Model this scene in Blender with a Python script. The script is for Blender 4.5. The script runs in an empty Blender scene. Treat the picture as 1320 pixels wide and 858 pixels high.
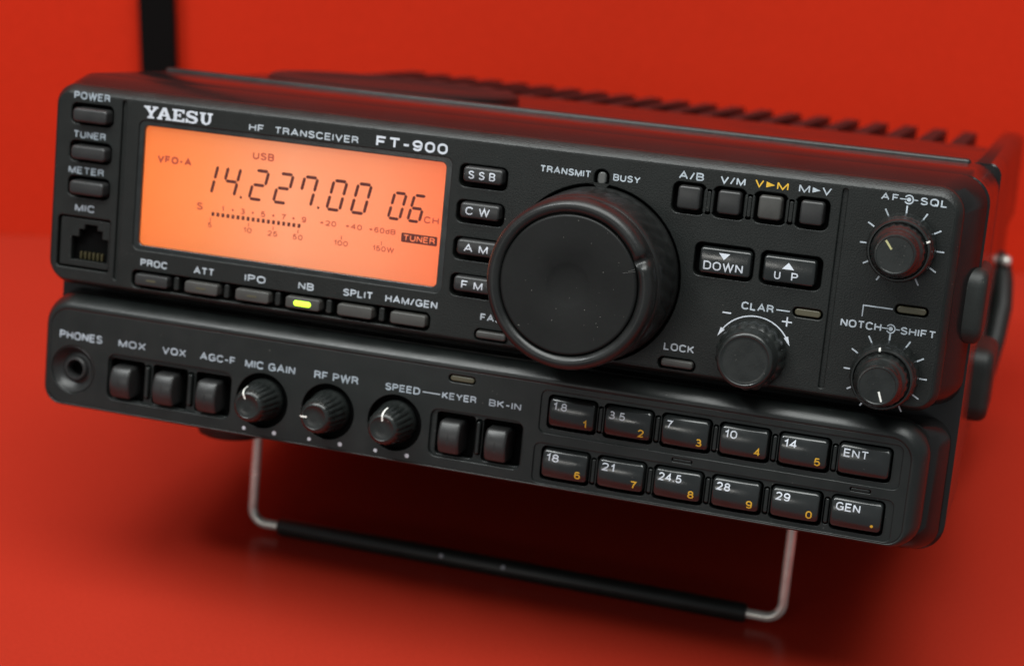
import bpy, bmesh, math, random
from mathutils import Vector, Matrix
random.seed(4)
S = 0.001                      # everything is written in millimetres
C = bpy.context.scene.collection
PI = math.pi

# ------------------------------------------------------------------ materials
def mat(name, col, rough=0.5, metal=0.0, spec=0.5, emit=None, estr=0.0, bump=0.0, bscale=3000,
        coat=0.0, coat_rough=0.1, var=0.0, vscale=200, rvar=0.0, dust=0.0, trans=0.0, ior=1.45):
    m = bpy.data.materials.new(name); m.use_nodes = True
    nt = m.node_tree; b = nt.nodes['Principled BSDF']; L = nt.links.new
    b.inputs['Base Color'].default_value = (*col, 1)
    b.inputs['Roughness'].default_value = rough
    b.inputs['Metallic'].default_value = metal
    b.inputs['Specular IOR Level'].default_value = spec
    b.inputs['Coat Weight'].default_value = coat
    b.inputs['Coat Roughness'].default_value = coat_rough
    b.inputs['Transmission Weight'].default_value = trans
    b.inputs['IOR'].default_value = ior
    if emit:
        b.inputs['Emission Color'].default_value = (*emit, 1)
        b.inputs['Emission Strength'].default_value = estr
    tc = nt.nodes.new('ShaderNodeTexCoord')
    if bump:
        n = nt.nodes.new('ShaderNodeTexNoise'); n.inputs['Scale'].default_value = bscale
        n.inputs['Detail'].default_value = 3
        L(tc.outputs['Object'], n.inputs['Vector'])
        bp = nt.nodes.new('ShaderNodeBump'); bp.inputs['Strength'].default_value = bump
        bp.inputs['Distance'].default_value = 0.0001
        L(n.outputs['Fac'], bp.inputs['Height']); L(bp.outputs['Normal'], b.inputs['Normal'])
    if var or rvar or dust:
        n = nt.nodes.new('ShaderNodeTexNoise'); n.inputs['Scale'].default_value = vscale
        n.inputs['Detail'].default_value = 5
        L(tc.outputs['Object'], n.inputs['Vector'])
        if var:
            mr = nt.nodes.new('ShaderNodeMapRange')
            mr.inputs['From Min'].default_value = 0.3; mr.inputs['From Max'].default_value = 0.7
            mr.inputs['To Min'].default_value = 1 - var; mr.inputs['To Max'].default_value = 1 + var
            L(n.outputs['Fac'], mr.inputs['Value'])
            mx = nt.nodes.new('ShaderNodeVectorMath'); mx.operation = 'SCALE'
            mx.inputs[0].default_value = col
            L(mr.outputs['Result'], mx.inputs['Scale'])
            src = mx.outputs['Vector']
            if dust:
                v = nt.nodes.new('ShaderNodeTexNoise'); v.inputs['Scale'].default_value = 1400
                v.inputs['Detail'].default_value = 1
                L(tc.outputs['Object'], v.inputs['Vector'])
                g = nt.nodes.new('ShaderNodeMapRange')
                g.inputs['From Min'].default_value = 0.76; g.inputs['From Max'].default_value = 0.82
                L(v.outputs['Fac'], g.inputs['Value'])
                mm = nt.nodes.new('ShaderNodeMath'); mm.operation = 'MULTIPLY'; mm.inputs[1].default_value = dust
                L(g.outputs['Result'], mm.inputs[0])
                mi = nt.nodes.new('ShaderNodeMix'); mi.data_type = 'RGBA'
                L(mm.outputs[0], mi.inputs['Factor']); L(src, mi.inputs['A'])
                mi.inputs['B'].default_value = (0.22, 0.21, 0.19, 1)
                src = mi.outputs['Result']
            L(src, b.inputs['Base Color'])
        if rvar:
            mr = nt.nodes.new('ShaderNodeMapRange')
            mr.inputs['From Min'].default_value = 0.3; mr.inputs['From Max'].default_value = 0.7
            mr.inputs['To Min'].default_value = rough - rvar; mr.inputs['To Max'].default_value = rough + rvar
            L(n.outputs['Fac'], mr.inputs['Value']); L(mr.outputs['Result'], b.inputs['Roughness'])
    return m

M = dict(
    panel=mat('textured_black_plastic', (0.0078, 0.0090, 0.0084), 0.37, spec=0.38, bump=0.9, bscale=2600, var=0.16, vscale=160, rvar=0.05, dust=0.35),
    lower=mat('satin_black_plastic', (0.0085, 0.0100, 0.0096), 0.33, spec=0.44, bump=0.3, bscale=3400, var=0.14, vscale=140, rvar=0.05, dust=0.35),
    well=mat('recess_shade_black', (0.003, 0.003, 0.003), 0.8, spec=0.05),  # shade inside the openings put into the colour: near-black, almost no sheen
    button=mat('button_black_plastic', (0.018, 0.018, 0.018), 0.36, spec=0.5, bump=0.12, bscale=3000, var=0.12, vscale=220, rvar=0.05, dust=0.2),
    grey=mat('translucent_grey_button', (0.042, 0.041, 0.038), 0.4, spec=0.5, bump=0.1, bscale=3000, var=0.12, vscale=300),
    key=mat('glossy_black_key', (0.011, 0.0125, 0.0125), 0.20, spec=0.65, bump=0.10, bscale=2600, var=0.1, vscale=200, rvar=0.07, dust=0.15),
    rubber=mat('black_dial_rubber', (0.009, 0.0095, 0.0092), 0.36, spec=0.45, bump=0.2, bscale=1400, var=0.22, vscale=180, rvar=0.08, dust=0.3),
    disc=mat('dial_face_black', (0.0065, 0.0068, 0.0066), 0.42, spec=0.27, bump=0.12, bscale=900, var=0.35, vscale=60, rvar=0.07, dust=0.5),
    knob=mat('knob_black_plastic', (0.010, 0.0115, 0.0110), 0.30, spec=0.5, bump=0.15, bscale=2200, var=0.2, vscale=260, rvar=0.06, dust=0.4),
    shell=mat('black_painted_metal', (0.008, 0.0072, 0.0072), 0.20, spec=0.36, bump=0.08, bscale=900, var=0.15, vscale=60, rvar=0.05, coat=0.0, coat_rough=0.16),
    fin=mat('black_anodised_fins', (0.009, 0.007, 0.007), 0.45, spec=0.3),
    foot=mat('side_rubber', (0.012, 0.014, 0.013), 0.5, spec=0.4, bump=0.3, bscale=1500, var=0.2, vscale=200, dust=0.7),
    white=mat('panel_print', (0.37, 0.41, 0.45), 0.5, var=0.25, vscale=420),
    white_hi=mat('panel_print_bright', (0.50, 0.53, 0.58), 0.5, var=0.16, vscale=420),
    white_dim=mat('lower_panel_print', (0.29, 0.33, 0.37), 0.5, var=0.28, vscale=420),
    yellow=mat('yellow_print', (0.62, 0.36, 0.03), 0.5, var=0.1, vscale=900),
    pointer=mat('pointer_paint', (0.72, 0.72, 0.68), 0.5),
    pointer_y=mat('aged_pointer_paint', (0.42, 0.40, 0.20), 0.5),
    lamp_off=mat('unlit_lamp_lens', (0.065, 0.058, 0.035), 0.35, spec=0.5),
    lamp_grey=mat('grey_lamp_lens', (0.06, 0.062, 0.06), 0.25, spec=0.6),
    lamp_on=mat('lit_green_lamp', (0.3, 0.5, 0.02), 0.4, emit=(0.55, 1.0, 0.04), estr=2.6),
    chrome=mat('bail_steel', (0.62, 0.62, 0.57), 0.22, metal=0.40, spec=1.0, var=0.15, vscale=200, rvar=0.06),
    sleeve=mat('bail_sleeve_rubber', (0.010, 0.012, 0.011), 0.42, spec=0.4, bump=0.2, bscale=1500, var=0.2, vscale=150),
    brass=mat('dark_brass_contact', (0.055, 0.045, 0.018), 0.5, metal=0.4),  # brass in an even, dark tone
    scratch=mat('scratch_mark', (0.10, 0.10, 0.095), 0.5),
    segment=mat('liquid_crystal_dark', (0.045, 0.012, 0.010), 0.5, spec=0.1, emit=(0.13, 0.022, 0.014), estr=0.62),
    faint=mat('liquid_crystal_faint', (0.30, 0.05, 0.03), 0.5, spec=0.1, emit=(0.40, 0.045, 0.022), estr=0.72),
    trim=mat('black_wall_trim', (0.003, 0.003, 0.003), 0.8, spec=0.08),
    glass=mat('display_window_glass', (1, 1, 1), 0.05, trans=1.0, ior=1.4),
)
def lcd_material():
    m = mat('backlit_orange_display', (0.25, 0.08, 0.02), 0.5, spec=0.2)
    nt = m.node_tree; b = nt.nodes['Principled BSDF']; L = nt.links.new
    tc = nt.nodes.new('ShaderNodeTexCoord'); sp = nt.nodes.new('ShaderNodeSeparateXYZ')
    L(tc.outputs['Object'], sp.inputs['Vector'])
    r = nt.nodes.new('ShaderNodeMapRange')
    r.inputs['From Min'].default_value = 0.028; r.inputs['From Max'].default_value = 0.111
    L(sp.outputs['X'], r.inputs['Value'])
    cr = nt.nodes.new('ShaderNodeValToRGB'); e = cr.color_ramp.elements
    e[0].position = 0; e[0].color = (1.0, 0.19, 0.032, 1)
    e[1].position = 1; e[1].color = (1.0, 0.175, 0.070, 1)
    k = cr.color_ramp.elements.new(0.5); k.color = (1.0, 0.34, 0.175, 1)
    k = cr.color_ramp.elements.new(0.2); k.color = (1.0, 0.245, 0.07, 1)
    k = cr.color_ramp.elements.new(0.8); k.color = (1.0, 0.27, 0.13, 1)
    L(r.outputs['Result'], cr.inputs['Fac'])
    L(cr.outputs['Color'], b.inputs['Emission Color'])
    # uneven backlight: a little weaker along the top and the bottom of the diffuser
    c = nt.nodes.new('ShaderNodeFloatCurve')
    r2 = nt.nodes.new('ShaderNodeMapRange')
    r2.inputs['From Min'].default_value = 0.047; r2.inputs['From Max'].default_value = 0.079
    L(sp.outputs['Z'], r2.inputs['Value']); L(r2.outputs['Result'], c.inputs['Value'])
    cu = c.mapping.curves[0]
    cu.points[0].location = (0, 0.78); cu.points[1].location = (1, 0.70)
    cu.points.new(0.2, 0.9); cu.points.new(0.6, 0.95); cu.points.new(0.85, 0.88)
    c.mapping.update()
    L(c.outputs['Value'], b.inputs['Emission Strength'])
    return m
M['lcd'] = lcd_material()

def red_material(name, col, rough, spec, coat, scale, grain):
    m = mat(name, col, rough, spec=spec, coat=coat, coat_rough=rough * 0.75)
    nt = m.node_tree; b = nt.nodes['Principled BSDF']; L = nt.links.new
    tc = nt.nodes.new('ShaderNodeTexCoord')
    n = nt.nodes.new('ShaderNodeTexNoise'); n.inputs['Scale'].default_value = scale; n.inputs['Detail'].default_value = 6
    L(tc.outputs['Object'], n.inputs['Vector'])
    g = nt.nodes.new('ShaderNodeTexNoise'); g.inputs['Scale'].default_value = grain; g.inputs['Detail'].default_value = 2
    L(tc.outputs['Object'], g.inputs['Vector'])
    ad = nt.nodes.new('ShaderNodeMath'); ad.operation = 'ADD'
    L(n.outputs['Fac'], ad.inputs[0]); L(g.outputs['Fac'], ad.inputs[1])
    mr = nt.nodes.new('ShaderNodeMapRange')
    mr.inputs['From Min'].default_value = 0.7; mr.inputs['From Max'].default_value = 1.3
    mr.inputs['To Min'].default_value = 0.93; mr.inputs['To Max'].default_value = 1.07
    L(ad.outputs[0], mr.inputs['Value'])
    v = nt.nodes.new('ShaderNodeVectorMath'); v.operation = 'SCALE'; v.inputs[0].default_value = col
    L(mr.outputs['Result'], v.inputs['Scale']); L(v.outputs['Vector'], b.inputs['Base Color'])
    bp = nt.nodes.new('ShaderNodeBump'); bp.inputs['Strength'].default_value = 0.12; bp.inputs['Distance'].default_value = 0.0002
    L(g.outputs['Fac'], bp.inputs['Height']); L(bp.outputs['Normal'], b.inputs['Normal'])
    return m
M['table'] = red_material('glossy_red_laminate', (0.315, 0.0225, 0.011), 0.27, 0.34, 0.0, 9, 900)
M['wall'] = red_material('red_wall_board', (0.475, 0.0225, 0.007), 0.55, 0.08, 0.0, 5, 500)

# ------------------------------------------------------------------ helpers
def link(name, me, m=None, parent=None, label=None, smooth=35):
    o = bpy.data.objects.new(name, me); C.objects.link(o)
    if m: me.materials.clear(); me.materials.append(m)
    if parent: o.parent = parent
    if label: o['label'] = label
    if smooth:
        me.shade_smooth(); me.set_sharp_from_angle(angle=math.radians(smooth))
    return o

def rr(x0, x1, z0, z1, r, n=7):
    """rounded rectangle, counter-clockwise; r may be one radius or (bottom-left, bottom-right, top-right, top-left)"""
    if not isinstance(r, tuple): r = (r,) * 4
    lim = min(x1 - x0, z1 - z0) / 2 - 1e-4
    P = []
    for (cx, cz, sx, sz, a0), q in zip([(x0, z0, 1, 1, PI), (x1, z0, -1, 1, 1.5 * PI), (x1, z1, -1, -1, 0), (x0, z1, 1, -1, .5 * PI)], r):
        q = max(min(q, lim), 0.01)
        for i in range(n + 1):
            a = a0 + .5 * PI * i / n
            P.append((cx + sx * q + q * math.cos(a), cz + sz * q + q * math.sin(a)))
    return P

def circle(x, z, r, n=48):
    return [(x + r * math.cos(2 * PI * i / n), z + r * math.sin(2 * PI * i / n)) for i in range(n)]

def inset(P, d):
    """shift a closed convex-ish CCW outline inwards by d"""
    n = len(P); out = []
    for i in range(n):
        a = Vector(P[i - 1]); b = Vector(P[i]); c = Vector(P[(i + 1) % n])
        e1 = (b - a); e2 = (c - b)
        if e1.length < 1e-9 or e2.length < 1e-9: out.append(tuple(b)); continue
        e1.normalize(); e2.normalize()
        n1 = Vector((-e1.y, e1.x)); n2 = Vector((-e2.y, e2.x))
        k = n1 + n2
        k = k / max(k.length_squared, 1e-6) * 2
        p = b + k * d; out.append((p.x, p.y))
    return out

def curve_mesh(splines, extrude=0.0, bevel=0.0, res=3):
    cu = bpy.data.curves.new('c', 'CURVE'); cu.dimensions = '2D'; cu.fill_mode = 'BOTH'
    cu.extrude = extrude; cu.bevel_depth = bevel; cu.bevel_resolution = res
    for P in splines:
        s = cu.splines.new('POLY'); s.points.add(len(P) - 1); s.use_cyclic_u = True
        for p, q in zip(s.points, P): p.co = (q[0], q[1], 0, 1)
    o = bpy.data.objects.new('c', cu); C.objects.link(o)
    me = bpy.data.meshes.new_from_object(o.evaluated_get(bpy.context.evaluated_depsgraph_get()))
    bpy.data.objects.remove(o); bpy.data.curves.remove(cu)
    return me

def plate(name, outer, holes, y, depth, bevel, m, parent, res=4, label=None):
    """a flat panel facing -Y with real openings and rounded edges; y is its front face"""
    sp = [inset(outer, bevel)] + [list(reversed(inset(h, -bevel))) for h in holes]
    me = curve_mesh(sp, max(depth / 2 - bevel, 0.001), bevel, res)
    for v in me.vertices:
        x, yy, z = v.co
        v.co = (x * S, (y + depth / 2 - z) * S, yy * S)
    return link(name, me, m, parent, label, 40)

class Surf:
    """front surface of a key: slight crown in z and in x"""
    def __init__(s, x0, x1, z0, z1, y, cz=0.0, cx=0.0):
        s.xc = (x0 + x1) / 2; s.zc = (z0 + z1) / 2; s.hx = (x1 - x0) / 2; s.hz = (z1 - z0) / 2
        s.y = y; s.cz = cz; s.cx = cx
    def __call__(s, x, z):
        return s.y + s.cz * ((z - s.zc) / s.hz) ** 2 + s.cx * ((x - s.xc) / s.hx) ** 2

def key(name, x0, x1, z0, z1, y, base, r, edge, m, parent, cz=0.0, cx=0.0, label=None, draft=0.15):
    f = Surf(x0, x1, z0, z1, y, cz, cx)
    bm = bmesh.new(); rings = []
    def ring(d, yy=None, off=0):
        Q = rr(x0 + d, x1 - d, z0 + d, z1 - d, max(r - d, 0.08), 6); P = []
        for i in range(len(Q)):              # extra points along the straight sides so that the crown stays smooth
            P.append(Q[i])
            if i % 7 == 6:
                b = Q[(i + 1) % len(Q)]
                P += [(Q[i][0] + (b[0] - Q[i][0]) * k / 8, Q[i][1] + (b[1] - Q[i][1]) * k / 8) for k in range(1, 8)]
        rings.append([bm.verts.new((p[0] * S, (yy if yy is not None else f(*p) + off) * S, p[1] * S)) for p in P])
    ring(-draft, base)
    for i in range(7):
        a = .5 * PI * i / 6
        ring(edge * (1 - math.cos(a)), None, edge * (1 - math.sin(a)))
    hm = min(x1 - x0, z1 - z0) / 2
    for t in (.12, .25, .4, .55, .7, .85, .96): ring(edge + (hm - edge) * t, None, 0)
    n = len(rings[0])
    for a, b in zip(rings, rings[1:]):
        for i in range(n):
            j = (i + 1) % n
            try: bm.faces.new((a[i], a[j], b[j], b[i]))
            except ValueError: pass
    bm.faces.new(rings[-1]); bm.faces.new(list(reversed(rings[0])))
    bmesh.ops.remove_doubles(bm, verts=bm.verts, dist=1e-7)
    bmesh.ops.recalc_face_normals(bm, faces=bm.faces)
    me = bpy.data.meshes.new(name); bm.to_mesh(me); bm.free()
    o = link(name, me, m, parent, label, 60)
    return o, f

def lathe(name, xc, zc, prof, m, parent, n=96, mod=None, label=None, cap=True):
    bm = bmesh.new(); rings = []
    for r_, y in prof:
        ring = []
        for i in range(n):
            a = 2 * PI * i / n; rr_, yy = r_, y
            if mod: rr_, yy = mod(r_, y, a)
            ring.append(bm.verts.new(((xc + rr_ * math.cos(a)) * S, yy * S, (zc + rr_ * math.sin(a)) * S)))
        rings.append(ring)
    for a, b in zip(rings, rings[1:]):
        for i in range(n): bm.faces.new((a[i], a[(i + 1) % n], b[(i + 1) % n], b[i]))
    if cap: bm.faces.new(rings[-1])
    bmesh.ops.recalc_face_normals(bm, faces=bm.faces)
    me = bpy.data.meshes.new(name); bm.to_mesh(me); bm.free()
    return link(name, me, m, parent, label, 42)

def loft(name, secs, m, parent, label=None, smooth=40):
    """secs: (y, x0, x1, z0, z1, r)"""
    bm = bmesh.new(); R = []
    for y, x0, x1, z0, z1, r in secs:
        R.append([bm.verts.new((p[0] * S, y * S, p[1] * S)) for p in rr(x0, x1, z0, z1, r, 8)])
    n = len(R[0])
    for a, b in zip(R, R[1:]):
        for i in range(n): bm.faces.new((a[i], b[i], b[(i + 1) % n], a[(i + 1) % n]))
    bm.faces.new(R[0]); bm.faces.new(R[-1])
    bmesh.ops.recalc_face_normals(bm, faces=bm.faces)
    me = bpy.data.meshes.new(name); bm.to_mesh(me); bm.free()
    return link(name, me, m, parent, label, smooth)

def tube(name, pts, r, m, parent, n=20, label=None):
    bm = bmesh.new(); R = []
    pts = [Vector(p) for p in pts]
    up = Vector((0, 1, 0.01)).normalized()
    for i, p in enumerate(pts):
        t = (pts[min(i + 1, len(pts) - 1)] - pts[max(i - 1, 0)]).normalized()
        s = t.cross(up).normalized(); u = s.cross(t)
        q = r(i) if callable(r) else r
        R.append([bm.verts.new((p + q * (math.cos(2 * PI * k / n) * s + math.sin(2 * PI * k / n) * u)) * S) for k in range(n)])
    for a, b in zip(R, R[1:]):
        for i in range(n): bm.faces.new((a[i], a[(i + 1) % n], b[(i + 1) % n], b[i]))
    bm.faces.new(R[0]); bm.faces.new(R[-1])
    bmesh.ops.recalc_face_normals(bm, faces=bm.faces)
    me = bpy.data.meshes.new(name); bm.to_mesh(me); bm.free()
    return link(name, me, m, parent, label, 50)

def _arc(cx, cy, rx, ry, a0, a1, n=14):
    return [(cx + rx * math.cos(math.radians(a0 + (a1 - a0) * i / n)), cy + ry * math.sin(math.radians(a0 + (a1 - a0) * i / n))) for i in range(n + 1)]
def _sq(x0, x1, y0, y1, k=.42):
    """closed round-cornered bowl"""
    w = (x1 - x0) / 2; cx = (x0 + x1) / 2; cy = (y0 + y1) / 2; ry = min((y1 - y0) / 2, .36)
    return _arc(cx, y1 - ry, w, ry, 0, 180, 14) + _arc(cx, y0 + ry, w, ry, 180, 360, 14) + [(x1, y1 - ry)]
def glyphs():
    """centre lines of plain grotesque capitals and figures; x in cap heights, y from 0 to 1"""
    G = {}
    G['A'] = (.76, [[(0, 0), (.38, 1), (.76, 0)], [(.13, .34), (.63, .34)]])
    G['B'] = (.60, [[(0, 0), (0, 1), (.36, 1)] + _arc(.36, .76, .22, .24, 90, -90) + [(0, .52)], [(.36, .52)] + _arc(.36, .26, .25, .26, 90, -90) + [(0, 0)]])
    G['C'] = (.66, [_arc(.34, .66, .34, .34, 25, 180) + _arc(.34, .34, .34, .34, 180, 335)])
    G['D'] = (.66, [[(0, 0), (0, 1), (.3, 1)] + _arc(.3, .64, .36, .36, 90, 0) + _arc(.3, .36, .36, .36, 0, -90) + [(0, 0)]])
    G['E'] = (.56, [[(.56, 1), (0, 1), (0, 0), (.56, 0)], [(0, .52), (.5, .52)]])
    G['F'] = (.53, [[(.53, 1), (0, 1), (0, 0)], [(0, .5), (.46, .5)]])
    G['G'] = (.70, [_arc(.35, .66, .34, .34, 28, 180) + _arc(.35, .34, .34, .34, 180, 350) + [(.70, .46), (.38, .46)], [(.70, .46), (.70, 0)]])
    G['H'] = (.62, [[(0, 0), (0, 1)], [(.62, 0), (.62, 1)], [(0, .52), (.62, .52)]])
    G['I'] = (.001, [[(0, 0), (0, 1)]])
    G['K'] = (.62, [[(0, 0), (0, 1)], [(.58, 1), (0, .38)], [(.2, .58), (.62, 0)]])
    G['L'] = (.50, [[(0, 1), (0, 0), (.50, 0)]])
    G['M'] = (.76, [[(0, 0), (0, 1)], [(0, 1), (.38, .02), (.76, 1)], [(.76, 1), (.76, 0)]])
    G['N'] = (.62, [[(0, 0), (0, 1)], [(0, 1), (.62, 0)], [(.62, 0), (.62, 1)]])
    G['O'] = (.70, [_sq(0, .70, 0, 1)])
    G['P'] = (.57, [[(0, 0), (0, 1), (.32, 1)] + _arc(.32, .74, .25, .26, 90, -90) + [(0, .48)]])
    G['Q'] = (.70, [_sq(0, .70, 0, 1), [(.42, .26), (.70, -.04)]])
    G['R'] = (.60, [[(0, 0), (0, 1), (.33, 1)] + _arc(.33, .76, .25, .24, 90, -90) + [(0, .52)], [(.34, .52), (.54, .36), (.60, 0)]])
    G['S'] = (.58, [_arc(.29, .75, .27, .25, 15, 190, 12) + [(.12, .60), (.29, .53), (.48, .45)] + _arc(.29, .26, .29, .26, 25, -165, 12)])
    G['T'] = (.62, [[(0, 1), (.62, 1)], [(.31, 1), (.31, 0)]])
    G['U'] = (.62, [[(0, 1), (0, .33)] + _arc(.31, .31, .31, .31, 180, 360) + [(.62, 1)]])
    G['V'] = (.70, [[(0, 1), (.35, 0), (.70, 1)]])
    G['W'] = (1.0, [[(0, 1), (.25, 0), (.5, 1), (.75, 0), (1.0, 1)]])
    G['X'] = (.66, [[(0, 0), (.66, 1)], [(0, 1), (.66, 0)]])
    G['Y'] = (.68, [[(0, 1), (.34, .44), (.68, 1)], [(.34, .44), (.34, 0)]])
    G['d'] = (.46, [_arc(.23, .34, .23, .34, 0, 360, 20), [(.46, 1), (.46, 0)]])
    G['0'] = (.52, [_sq(0, .52, 0, 1)])
    G['1'] = (.24, [[(0, .76), (.14, .82), (.24, 1), (.24, 0)]])
    G['2'] = (.52, [_arc(.26, .72, .26, .28, 170, -20) + [(.40, .44), (.02, 0), (.52, 0)]])
    G['3'] = (.52, [_arc(.25, .755, .22, .245, 150, -85), [(.16, .52), (.25, .52)] + _arc(.25, .26, .27, .26, 85, -150)])
    G['4'] = (.56, [[(.40, 0), (.40, 1), (0, .3), (.56, .3)]])
    G['5'] = (.52, [[(.47, 1), (.10, 1), (.04, .50)] + _arc(.25, .31, .27, .31, 130, -155)])
    G['6'] = (.52, [_arc(.27, .72, .25, .28, 25, 150, 10) + [(0, .45)] + _arc(.26, .30, .26, .30, 170, 530, 22)])
    G['7'] = (.50, [[(0, 1), (.50, 1), (.28, .5), (.18, 0)]])
    G['8'] = (.52, [_arc(.26, .76, .22, .24, -90, 270, 20), _arc(.26, .27, .26, .27, 90, 450, 22)])
    G['9'] = (.52, [_arc(.25, .28, .25, .28, 205, 330, 10) + [(.52, .55)] + _arc(.26, .70, .26, .30, -10, 350, 22)])
    G['-'] = (.34, [[(0, .42), (.34, .42)]])
    G['+'] = (.50, [[(0, .45), (.5, .45)], [(.25, .16), (.25, .74)]])
    G['/'] = (.34, [[(0, -.02), (.34, 1.02)]])
    G['.'] = (.001, [[(0, -.02), (0, .10)]])
    G[' '] = (.22, [])
    return G
GLYPH = glyphs()
def stroke(pts, w):
    """thin printed line of even width with mitred corners"""
    V = []; F = []
    pts = [Vector(p) for p in pts]
    q = [pts[0]]
    for p in pts[1:]:
        d = (p - q[-1]).length
        if d > 1e-4:
            a0 = q[-1]; k = max(1, int(d / .35))
            for i in range(1, k + 1): q.append(a0 + (p - a0) * (i / k))
    pts = q; n = len(pts)
    closed = n > 4 and (pts[0] - pts[-1]).length < 1e-3
    for i, p in enumerate(pts):
        a = pts[i - 1] if i else (pts[-2] if closed else None)
        b = pts[i + 1] if i < n - 1 else (pts[1] if closed else None)
        t1 = (p - a).normalized() if a is not None else None
        t2 = (b - p).normalized() if b is not None else None
        if t1 is None: t1 = t2
        if t2 is None: t2 = t1
        n1 = Vector((-t1.y, t1.x)); n2 = Vector((-t2.y, t2.x)); m = n1 + n2
        if m.length < .3: m = n2
        m = m.normalized(); k = min(1 / max(m.dot(n2), .3), 2.6)
        m = m * w / 2 * k
        V += [tuple(p + m), tuple(p - m)]
    for i in range(n - 1): F.append((2 * i, 2 * i + 1, 2 * i + 3, 2 * i + 2))
    return V, F
def lettering(s, box, weight=.17, gap=.30):
    """a word in the grotesque, drawn to fill box = (x0, x1, z0, z1); returns a list of stroke pieces"""
    x0, x1, z0, z1 = box; h = z1 - z0; w = weight * h
    adv = 0; pos = []
    for c in s:
        g = GLYPH[c]; pos.append(adv); adv += g[0] + gap + (.0 if c != ' ' else -.1)
    total = adv - gap
    k = (x1 - x0 - w) / max(total, 1e-3) if total > .05 else h - w
    if total <= .05: k = h
    out = []
    for c, p in zip(s, pos):
        for P in GLYPH[c][1]:
            out.append(stroke([(x0 + w / 2 + (p + a) * k, z0 + w / 2 + b * (h - w)) for a, b in P], w))
    return out

def outline_polys(splines):
    me = curve_mesh(splines)
    V = [(v.co.x, v.co.y) for v in me.vertices]; F = [tuple(p.vertices) for p in me.polygons]
    bpy.data.meshes.remove(me); return V, F

def prints(name, pieces, y, m, parent, label=None):
    """pieces of print joined into one thin sheet of ink lying on the surface y (number or function of x, z)"""
    V = []; F = []; flat = []
    for p in pieces:
        if isinstance(p, list): flat += p
        else: flat.append(p)
    for n, (v, f) in enumerate(flat):
        k = len(V); V += [(a, b, .03 + .004 * (n % 5)) for a, b in v]; F += [tuple(i + k for i in q) for q in f]
    bm = bmesh.new()
    vs = [bm.verts.new((a * S, ((y(a, b) if callable(y) else y) - lift - (.03 if callable(y) else 0)) * S, b * S)) for a, b, lift in V]
    for f in F:
        try: bm.faces.new([vs[i] for i in f])
        except ValueError: pass
    for f in bm.faces:
        f.normal_update()
        if f.normal.y > 0: f.normal_flip()
    me = bpy.data.meshes.new(name); bm.to_mesh(me); bm.free()
    return link(name, me, m, parent, label, 0)

def label(s, x0, x1, z0, z1, y, parent, m='white', weight=.19, gap=.30, name='printed_label'):
    return prints(name, [lettering(s, (x0, x1, z0, z1), weight, gap)], y, M[m], parent)

# ------------------------------------------------------------------ the transceiver
TILT = math.radians(11.44262)
radio = bpy.data.objects.new('radio_transceiver', None); C.objects.link(radio)
radio.empty_display_size = 0.02
radio.rotation_euler = (-TILT, 0, 0)
radio.location = (0, 0, 0.056504)
radio['label'] = 'black desktop radio transceiver with an orange lit display, propped up on a wire bail'
radio['category'] = 'radio'

# case: front housings behind the two panels, then the full-width case
loft('upper_housing', [(4.1, 1.4, 236.8, 35.2, 86.6, 5.6), (4.3, .6, 237.6, 34.6, 87.2, 6), (8, -.6, 240.2, 34.2, 88.8, 6.5), (13, -1.8, 242.2, 34, 89.7, 7), (14.5, -2, 242.8, 33.5, 90, 7.2)], M['shell'], radio)
loft('lower_housing', [(6.3, 1.4, 236.8, .4, 29.5, 6), (6.5, .6, 237.8, 0, 30.4, 6), (9, -.4, 240, -1.4, 30.6, 6), (14.5, -1.6, 242.2, -2.4, 31, 6)], M['shell'], radio)
case = loft('case', [(13.5, -1.6, 242.2, -2.2, 89.6, 7), (14.2, -2, 243, -2.6, 90, 7), (58, -2, 243, -2.6, 90, 7), (59.2, -1.6, 242.6, -2.2, 89.4, 6.8),
     (59.6, -1, 241.4, -1.6, 88.4, 6), (165, -1, 241.4, -1.6, 88.2, 6), (166, -1, 241.4, -1.6, 83, 6), (236, -1, 241.4, -1.6, 81, 6), (238, 0, 240.4, -.6, 80, 6)], M['shell'], radio)
# raised bead along the rear edge of the top cover
def box_rounded(name, x0, x1, y0, y1, z0, z1, r, m, parent):
    bm = bmesh.new(); bmesh.ops.create_cube(bm, size=1)
    for v in bm.verts:
        v.co = Vector(((x0 + x1) / 2 + v.co.x * (x1 - x0), (y0 + y1) / 2 + v.co.y * (y1 - y0), (z0 + z1) / 2 + v.co.z * (z1 - z0))) * S
    bmesh.ops.bevel(bm, geom=list(bm.edges), offset=r * S, segments=4, profile=.5, affect='EDGES')
    me = bpy.data.meshes.new(name); bm.to_mesh(me); bm.free()
    return link(name, me, m, parent, None, 50)
box_rounded('cover_bead', 3, 235, 57, 60.6, 88.8, 90.9, .9, M['lower'], case)

# raised edge of the side plate, level with the top cover
loft('side_rail', [(59.8, 234.5, 242.4, 60, 90, 3.2), (60.2, 234, 243, 60, 90.3, 3.4), (234, 234, 243, 60, 90.3, 3.4), (237, 234.6, 242, 61, 89, 3)], M['shell'], case)
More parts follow.
